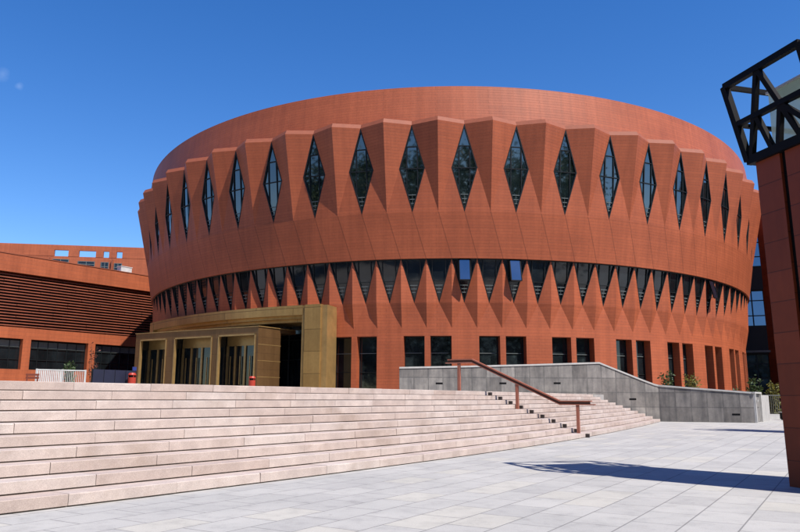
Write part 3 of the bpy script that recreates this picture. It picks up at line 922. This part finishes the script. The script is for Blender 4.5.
# ------------------------------------------------------------------ low building on the left
FS = 1.4
wp, wd = Vector((-23.4, 66.0, 0)) * FS, Vector((0.57, 0.8217, 0)) * FS; wnm = Vector((0.8217, -0.57, 0)) * FS; UPW = UP * FS      # wnm looks out to the plaza
def wq(s, o, z): return wp + wd * s + wnm * o + UP * (EYE + (z - EYE) * FS)
lb = thing('low_building', wq(-12, -8, 1.6), 'low terracotta building with a long horizontal louvre screen left of the drum', 'building')
S0, S1 = -46.0, 12.0
mb = MB()
mb.box(wq(S0, -16, 10.97), wd * (S1 - S0), wnm * 16.25, UPW * 1.40)            # fascia and roof slab
mb.box(wq(S0, -.5, 5.84), wd * (S1 - S0), wnm * 0.5, UPW * 0.87)               # band over the ground floor
mb.box(wq(S0, -.5, 1.45), wd * (S1 - S0), wnm * 0.5, UPW * 2.01)                # sill wall
pill = [(-40, -39), (-34.2, -33.2), (-28.4, -27.5), (-22.6, -21.8), (-16.8, -16.0), (-11.05, -10.4), (-5.45, -4.79), (0.6, 1.25), (6.5, 7.2)]
for a, b in pill: mb.box(wq(a, -.5, 3.46), wd * (b - a), wnm * 0.5, UPW * 2.38)
mb.build('wall', M['terra_wing'], lb)
mb = MB(); mb.box(wq(S0, -0.05, 12.372), wd * (S1 - S0), wnm * 0.34, UPW * 0.06); mb.build('roof_edge', M['cap'], lb)
mb = MB(); mb.box(wq(S0, -16, 1.6), wd * (S1 - S0), wnm * 15.2, UPW * 9.36); mb.build('inner_wall', M['dark_in'], lb)
lv = MB()
zz = 6.80
while zz < 10.75:
    s = S0
    while s < S1:
        l_ = random.choice([1.8, 2.4, 3.0, 3.6]); e = min(s + l_, S1)
        dp = random.choice([0.0, 0.0, 0.03, -0.03])
        lv.box(wq(s, -0.14 + dp, zz), wd * (e - s - 0.02), wnm * 0.16, UPW * 0.078)
        s = e
    zz += 0.232
lv.build('louvre_screen', M['louvre'], lb)
wsp = [(-33.2, -28.4), (-27.5, -22.6), (-21.8, -16.8), (-16.0, -11.05), (-10.4, -5.45), (-4.79, 0.6), (1.25, 6.5)]
for a, b in wsp:
    fr = MB(); nv = 6
    for i in range(nv + 1):
        x = a + (b - a) * i / nv
        fr.bar(wq(x, -.42, 3.46), wq(x, -.42, 5.84), 0.06, 0.06, (1, 0, 0))
    for z in (3.49, 4.25, 5.15, 5.80): fr.bar(wq(a, -.42, z), wq(b, -.42, z), 0.06, 0.06)
    f = fr.build('window', M['frame'], lb)
    pn = MB(); pn.autoface([wq(a, -.46, 3.46), wq(b, -.46, 3.46), wq(b, -.46, 5.84), wq(a, -.46, 5.84)]); pn.build('pane', M['glass'], f)
    bl = MB()
    bl.box(wq(a + .04, -.455, 5.22), wd * (b - a - .08), wnm * .015, UPW * .50)
    bl.build('blind', M['rail_grey'], f)

# ------------------------------------------------------------------ higher building behind it
rp, rd = Vector((-56.4, 98.6, 0)) * FS, Vector((0.987, 0.1595, 0)) * FS; rn = Vector((0.1595, -0.987, 0)) * FS
def rq(s, o, z): return rp + rd * s + rn * o + UP * (EYE + (z - EYE) * FS)
rb = thing('rear_building', rq(0, -8, 0), 'taller terracotta block with a pierced parapet rising behind the low building', 'building')
mb = MB(); lo, hi = -60, 46
mb.box(rq(lo, -14, 1.6), rd * (hi - lo), rn * 13.96, UPW * 19.35)
open_ = [(7.6, 9.5), (10.9, 13.2), (14.2, 15.0), (16.0, 16.8), (-18, -14), (-30, -26)]
mb.box(rq(lo, -.4, 21.85), rd * (hi - lo), rn * .4, UPW * .72)
xs = lo
for a, b in sorted(open_):
    mb.box(rq(xs, -.4, 20.95), rd * (a - xs), rn * .4, UPW * .90); xs = b
mb.box(rq(xs, -.4, 20.95), rd * (hi - xs), rn * .4, UPW * .90)
mb.build('wall', M['terra_wing'], rb)
for a, b, z0, z1 in ((7.5, 9.6, 19.7, 20.5), (10.9, 13.1, 19.5, 20.3), (14.0, 15.0, 19.0, 20.25), (15.8, 16.8, 18.95, 20.15), (-18, -15, 19.2, 20.2)):
    fr = MB()
    for x in (a, (a + b) / 2, b): fr.bar(rq(x, 0, z0), rq(x, 0, z1), .1, .1, (1, 0, 0))
    for z in (z0, (z0 + z1) / 2, z1): fr.bar(rq(a - .05, 0, z), rq(b + .05, 0, z), .1, .1)
    f = fr.build('window', M['rail_grey'], rb)
    pn = MB(); pn.autoface([rq(a, -.03, z0), rq(b, -.03, z0), rq(b, -.03, z1), rq(a, -.03, z1)]); pn.build('pane', M['glass'], f)
for x, z, h_ in ((7.0, 19.6, 1.1), (15.45, 18.8, 1.9)):
    mb = MB(); mb.box(rq(x, .05, z), rd * .16, rn * .3, UPW * h_); mb.build('downpipe', M['cap'], rb)
ac = MB()
p_ = wq(-2.6, -1.0, 12.44)
ac.box(p_, wd * 1.1, wnm * .6, UPW * .55); ac.box(p_ + UPW * .55 - wd * .05 - wnm * .03, wd * 1.2, wnm * .66, UPW * .06)
tag(ac.build('roof_unit', M['white_metal'], None, loc=p_), 'small white box unit standing on the low building roof beside the drum', 'roof unit')

# ------------------------------------------------------------------ shaded annex on the right
an = thing('annex_building', (42, 70, 0), 'shaded terracotta and dark glass annex squeezed between drum and lantern pylon', 'building')
f_, n_ = Vector((0.26, -0.9656, 0)), Vector((0.9656, 0.26, 0))
q = Vector((38.72, 76, 0))
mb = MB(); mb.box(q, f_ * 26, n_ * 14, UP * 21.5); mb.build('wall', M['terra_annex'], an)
mb = MB(); mb.box(Vector((28.2, 80.9, 0)), Vector((14, 0, 0)), Vector((0, 9, 0)), UP * 19.4); mb.build('glass_block', M['dark_in'], an)
gq, gd = Vector((39.1, 75.85, 0)), Vector((-0.94, 0.34, 0)); gnn = Vector((-0.34, -0.94, 0))
for z0, z1 in ((15.4, 19.1), (9.0, 12.8), (2.5, 6.0)):
    def gp_(s_, z): return gq + gd * s_ + UP * z - gnn * ((z - z0) * .075)
    fr = MB(); W_ = 12.4; nx = 9
    for i in range(nx): fr.bar(gp_(W_ * i / (nx - 1), z0), gp_(W_ * i / (nx - 1), z1), .12, .12, gd)
    for fz in (0, .29, .72, 1): fr.bar(gp_(0, z0 + (z1 - z0) * fz), gp_(W_, z0 + (z1 - z0) * fz), .1, .1)
    w = fr.build('window_band', M['frame'], an)
    pn = MB(); pn.autoface([gp_(W_, z0), gp_(0, z0), gp_(0, z1), gp_(W_, z1)]); pn.build('pane', M['glass_blue'] if z0 > 5 else M['glass'], w)
sp_ = MB()
for z0, z1 in ((0.0, 2.45), (6.05, 8.95), (12.85, 15.35), (19.15, 19.6)):
    sp_.box(gq + UP * z0 + gnn * .05, gd * 12.4, -gnn * .6, UP * (z1 - z0))
sp_.build('spandrel', M['dark_in'], an)
mb = MB(); mb.box(gq + UP * 6.2 + gnn * .06, gd * 12.4, gnn * .2, UP * .22); mb.build('ledge', M['concrete_dk'], an)

# ------------------------------------------------------------------ small things on the terrace
TZ = 1.6
# white crowd barrier
bx = thing('metal_barrier', (-17.4, 35, TZ), 'white metal barrier with flat panels standing at the top of the steps', 'barrier')
b0, b1 = Vector((-17.46, 35.0, TZ)), Vector((-15.72, 36.4, TZ)); bd = (b1 - b0)
for i, s in enumerate((0, .52, 1)):
    mb = MB(); mb.bar(b0 + bd * s, b0 + bd * s + UP * 1.08, .07, .07, (1, 0, 0)); mb.build('post', M['white_metal'], bx)
mb = MB()
for z in (.12, 1.04): mb.bar(b0 + UP * z, b1 + UP * z, .05, .05)
mb.build('rail', M['white_metal'], bx)
mb = MB()
for i in range(26):
    p = b0 + bd * ((i + .5) / 26); mb.bar(p + UP * .14, p + UP * 1.02, .02 if i > 13 else .058, .02, bd)
mb.build('slats', M['white_metal'], bx)
# navy hoarding
hb = thing('hoarding', (-15, 39, TZ), 'low navy blue hoarding between the white barrier and the entrance porch', 'hoarding')
h0, h1 = Vector((-16.05, 38.0, TZ)), Vector((-14.62, 40.3, TZ)); hd = (h1 - h0)
mb = MB()
for i in range(4):
    a = h0 + hd * (i / 4 + .006); mb.box(a, hd * (.25 - .012), Vector((hd.y, -hd.x, 0)).normalized() * .04, UP * 1.18)
mb.build('panel', M['navy'], hb)
for i in range(5):
    mb = MB(); a = h0 + hd * (i / 4); mb.bar(a, a + UP * 1.2, .05, .05, (1, 0, 0)); mb.build('post', M['frame'], hb)
mb = MB(); mb.box(h1 - hd * .09 + UP * 1.19, hd * .09, Vector((hd.y, -hd.x, 0)).normalized() * .05, UP * .2); mb.build('blue_panel', M['blue'], hb)
# litter bins
def bin_(loc, label):
    t = thing('litter_bin', loc, label, 'bin', 'red bins by the entrance')
    x, y, z = loc
    mb = MB(); n = 14
    prof = [(.17, 0), (.20, .04), (.21, .78), (.21, .80)]
    for (r0, z0), (r1, z1) in zip(prof, prof[1:]):
        for k in range(n):
            a, b = 2 * math.pi * k / n, 2 * math.pi * (k + 1) / n
            mb.autoface([(x + r0 * math.cos(a), y + r0 * math.sin(a), z + z0), (x + r0 * math.cos(b), y + r0 * math.sin(b), z + z0),
                         (x + r1 * math.cos(b), y + r1 * math.sin(b), z + z1), (x + r1 * math.cos(a), y + r1 * math.sin(a), z + z1)])
    mb.autoface([(x + .2 * math.cos(2 * math.pi * k / n), y + .2 * math.sin(2 * math.pi * k / n), z + .75) for k in range(n)])
    mb.build('bin_body', M['red_bin'], t)
    mb = MB()
    for k in range(n):
        a, b = 2 * math.pi * k / n, 2 * math.pi * (k + 1) / n
        mb.autoface([(x + .22 * math.cos(a), y + .22 * math.sin(a), z + .95), (x + .22 * math.cos(b), y + .22 * math.sin(b), z + .95), (x + .15 * math.cos(b), y + .15 * math.sin(b), z + 1.05), (x + .15 * math.cos(a), y + .15 * math.sin(a), z + 1.05)])
        mb.autoface([(x + .22 * math.cos(a), y + .22 * math.sin(a), z + .92), (x + .22 * math.cos(b), y + .22 * math.sin(b), z + .92), (x + .22 * math.cos(b), y + .22 * math.sin(b), z + .95), (x + .22 * math.cos(a), y + .22 * math.sin(a), z + .95)])
    mb.autoface([(x + .15 * math.cos(2 * math.pi * k / n), y + .15 * math.sin(2 * math.pi * k / n), z + 1.05) for k in range(n)])
    for k in range(4):
        a = math.pi / 4 + math.pi / 2 * k; mb.bar((x + .19 * math.cos(a), y + .19 * math.sin(a), z + .78), (x + .19 * math.cos(a), y + .19 * math.sin(a), z + .94), .03, .03, (1, 0, 0))
    mb.build('bin_lid', M['red_bin'], t)
    mb = MB()
    for k in range(n):
        a, b = 2 * math.pi * k / n, 2 * math.pi * (k + 1) / n
        mb.autoface([(x + .17 * math.cos(a), y + .17 * math.sin(a), z + .74), (x + .17 * math.cos(b), y + .17 * math.sin(b), z + .74), (x + .17 * math.cos(b), y + .17 * math.sin(b), z + .93), (x + .17 * math.cos(a), y + .17 * math.sin(a), z + .93)])
    mb.build('liner', M['black_steel'], t)
bin_((-14.55, 39.6, TZ), 'red litter bin in front of the navy hoarding left of the porch')
bin_((-9.15, 45.2, TZ), 'red litter bin at the right end of the brass porch')
# bench
be = thing('bench', (-17.3, 34.2, TZ), 'small red brown slatted bench left of the white barrier', 'bench')
o = Vector((-17.62, 33.9, TZ))
mb = MB()
for i in range(3): mb.box(o + Vector((0, .14 * i, .42)), (.62, 0, 0), (0, .11, 0), UP * .04)
mb.build('seat', M['wood'], be)
mb = MB()
for z in (.58, .72): mb.box(o + Vector((0, .42, z)), (.62, 0, 0), (0, .035, 0), UP * .10)
mb.build('backrest', M['wood'], be)
for x in (.04, .54):
    for y in (.02, .40):
        mb = MB(); mb.box(o + Vector((x, y, 0)), (.05, 0, 0), (0, .05, 0), UP * (.42 if y < .1 else .82)); mb.build('leg', M['wood'], be)

# ------------------------------------------------------------------ plants
def shrub(name, loc, h, w, nleaf, mat, label, cat, size=0.09, stems=7, group=None):
    t = thing(name, loc, label, cat, group)
    x, y, z = loc
    st_, lf = MB(), MB()
    for i in range(stems):
        a = random.uniform(0, 6.283); rr = w * random.uniform(.15, .55)
        hh = h * random.uniform(.6, 1.0)
        top = Vector((x + rr * math.cos(a), y + rr * math.sin(a), z + hh))
        b = Vector((x + .25 * rr * math.cos(a), y + .25 * rr * math.sin(a), z))
        mid = b.lerp(top, .5) + Vector((random.uniform(-.1, .1), random.uniform(-.1, .1), 0)) * w
        st_.tube([b, mid, top], [.018, .013, .006], 5)
        for j in range(nleaf // stems):
            f = random.uniform(.12, 1.0)
            p = (b.lerp(mid, f * 2) if f < .5 else mid.lerp(top, f * 2 - 1)) + Vector([random.gauss(0, w * .12) for _ in range(3)])
            d = Vector((random.gauss(0, 1), random.gauss(0, 1), random.gauss(.2, .8))).normalized(); e = d.orthogonal().normalized()
            e = Matrix.Rotation(random.uniform(0, 6.28), 3, d) @ e
            s_ = size * random.uniform(.6, 1.4)
            lf.autoface([p - d * s_, p + e * s_ * .45, p + d * s_, p - e * s_ * .45], random.random())
    st_.build('stem', M['bark'], t); lf.build('foliage', mat, t)
    return t
shrub('shrub', (17.2, 46.9, 1.6), 1.5, 0.8, 340, M['leaf'], 'dark green shrub behind the granite wall in front of a tall window', 'shrub')
shrub('shrub', (18.7, 46.6, 1.6), 1.35, 0.85, 360, M['leaf_yellow'], 'yellow green shrub behind the granite wall, right of the dark one', 'shrub')
shrub('shrub', (-16.9, 37.6, 1.6), 1.9, 0.9, 520, M['leaf'], 'green climbing shrub just behind the white barrier', 'shrub')
shrub('young_tree', (-16.3, 38.6, 1.6), 2.5, 0.55, 150, M['leaf_red'], 'thin young tree with reddish leaves behind the white barrier', 'young tree', .07, 4)
shrub('shrub', (24.5, 53.0, 0), 2.5, 0.8, 420, M['leaf'], 'tall green shrub right of the drum by the railing', 'shrub', .11)
shrub('shrub', (25.6, 52.8, 0), 3.0, 0.9, 560, M['leaf'], 'leafy green shrub between drum and lantern pylon, left of the yellow one', 'shrub', .12)
shrub('shrub', (26.75, 52.2, 0), 2.8, 0.9, 520, M['leaf_yellow'], 'yellow green shrub beside the lantern pylon edge', 'shrub', .12)
# grey railing in front of those shrubs
rl = thing('railing', (25, 50.5, 0), 'dark grey railing in front of the shrubs right of the drum', 'railing')
a, b = Vector((23.9, 50.4, 0)), Vector((31.5, 50.4, 0))
mb = MB()
for z in (.25, 1.62): mb.bar(a + UP * z, b + UP * z, .06, .06)
mb.build('rail', M['concrete_dk'], rl)
mb = MB()
for i in range(56): mb.bar(a.lerp(b, i / 55) + UP * .25, a.lerp(b, i / 55) + UP * 1.62, .025, .025, (1, 0, 0))
mb.build('baluster', M['concrete_dk'], rl)
mb = MB(); mb.box(a + Vector((0, -.15, 0)), b - a, (0, .4, 0), UP * .35); mb.build('kerb', M['white_stone'], rl)
ub = thing('utility_box', (25.7, 48.6, 0), 'low dark cabinet with a white lid on the paving beside the lantern pylon', 'cabinet')
mb = MB(); mb.box((25.3, 48.3, 0.06), (1.5, 0, 0), (0, .6, 0), UP * .42); mb.build('cabinet_body', M['black_steel'], ub)
mb = MB(); mb.box((25.25, 48.25, .48), (.5, 0, 0), (0, .7, 0), UP * .05); mb.build('lid', M['white_metal'], ub)
mb = MB(); mb.box((25.35, 48.35, 0), (1.4, 0, 0), (0, .5, 0), UP * .06); mb.build('plinth', M['concrete_dk'], ub)

# ------------------------------------------------------------------ unseen trees added round the viewer: they darken window reflections and block low sky
def big_tree(loc, h, label):
    t = thing('reflection_tree', loc, label, 'tree', 'unseen trees added for the windows to mirror')
    x, y, z = loc
    tr, lf = MB(), MB()
    o = Vector(loc)
    tr.tube([o, o + Vector((.2, .1, h * .25)), o + Vector((-.1, .2, h * .6))], [.38, .30, .14], 8)
    cl = []
    for i in range(20):
        a = 2.4 * i; zz = h * (.22 + .70 * i / 19); rr = h * .26 * math.sin(math.pi * (.18 + .78 * i / 19)) * random.uniform(.6, 1.1)
        c = o + Vector((rr * math.cos(a), rr * math.sin(a), zz)); cl.append(c)
        tr.tube([o + Vector((0, .1, zz * .62)), o.lerp(c, .5) + Vector((0, 0, zz * .25)), c], [.12, .08, .03], 5)
    for c in cl:
        for j in range(420):
            p = c + Vector([random.gauss(0, h * .065) for _ in range(3)])
            d = Vector((random.gauss(0, 1), random.gauss(0, 1), random.gauss(0, .7))).normalized(); e = d.orthogonal().normalized()
            s_ = random.uniform(.22, .42)
            lf.autoface([p - d * s_, p + e * s_ * .6, p + d * s_, p - e * s_ * .6], random.random())
    tr.build('trunk', M['bark'], t); lf.build('crown', M['leaf'], t)
    return t
bt = big_tree((-62, -24, 0), 29, 'unseen tall broadleaf tree added for the round building windows to mirror')
for i, (x, y) in enumerate(((-52, -28), (-43, -23), (-33, -27), (-24, -23), (-15, -28), (-5, -24), (5, -27), (14, -23), (24, -28), (33, -24), (43, -27), (54, -24), (66, -27), (-73, -27), (-85, -25), (-48, -8), (-54, 3), (-58, 14), (-50, 20), (46, -9), (54, 2), (60, 13), (52, 10))):
    copy_tree(bt, (x + 62, y + 24, 0), 'unseen tall broadleaf tree added for the round building windows to mirror').rotation_euler = (0, 0, i * 1.3)
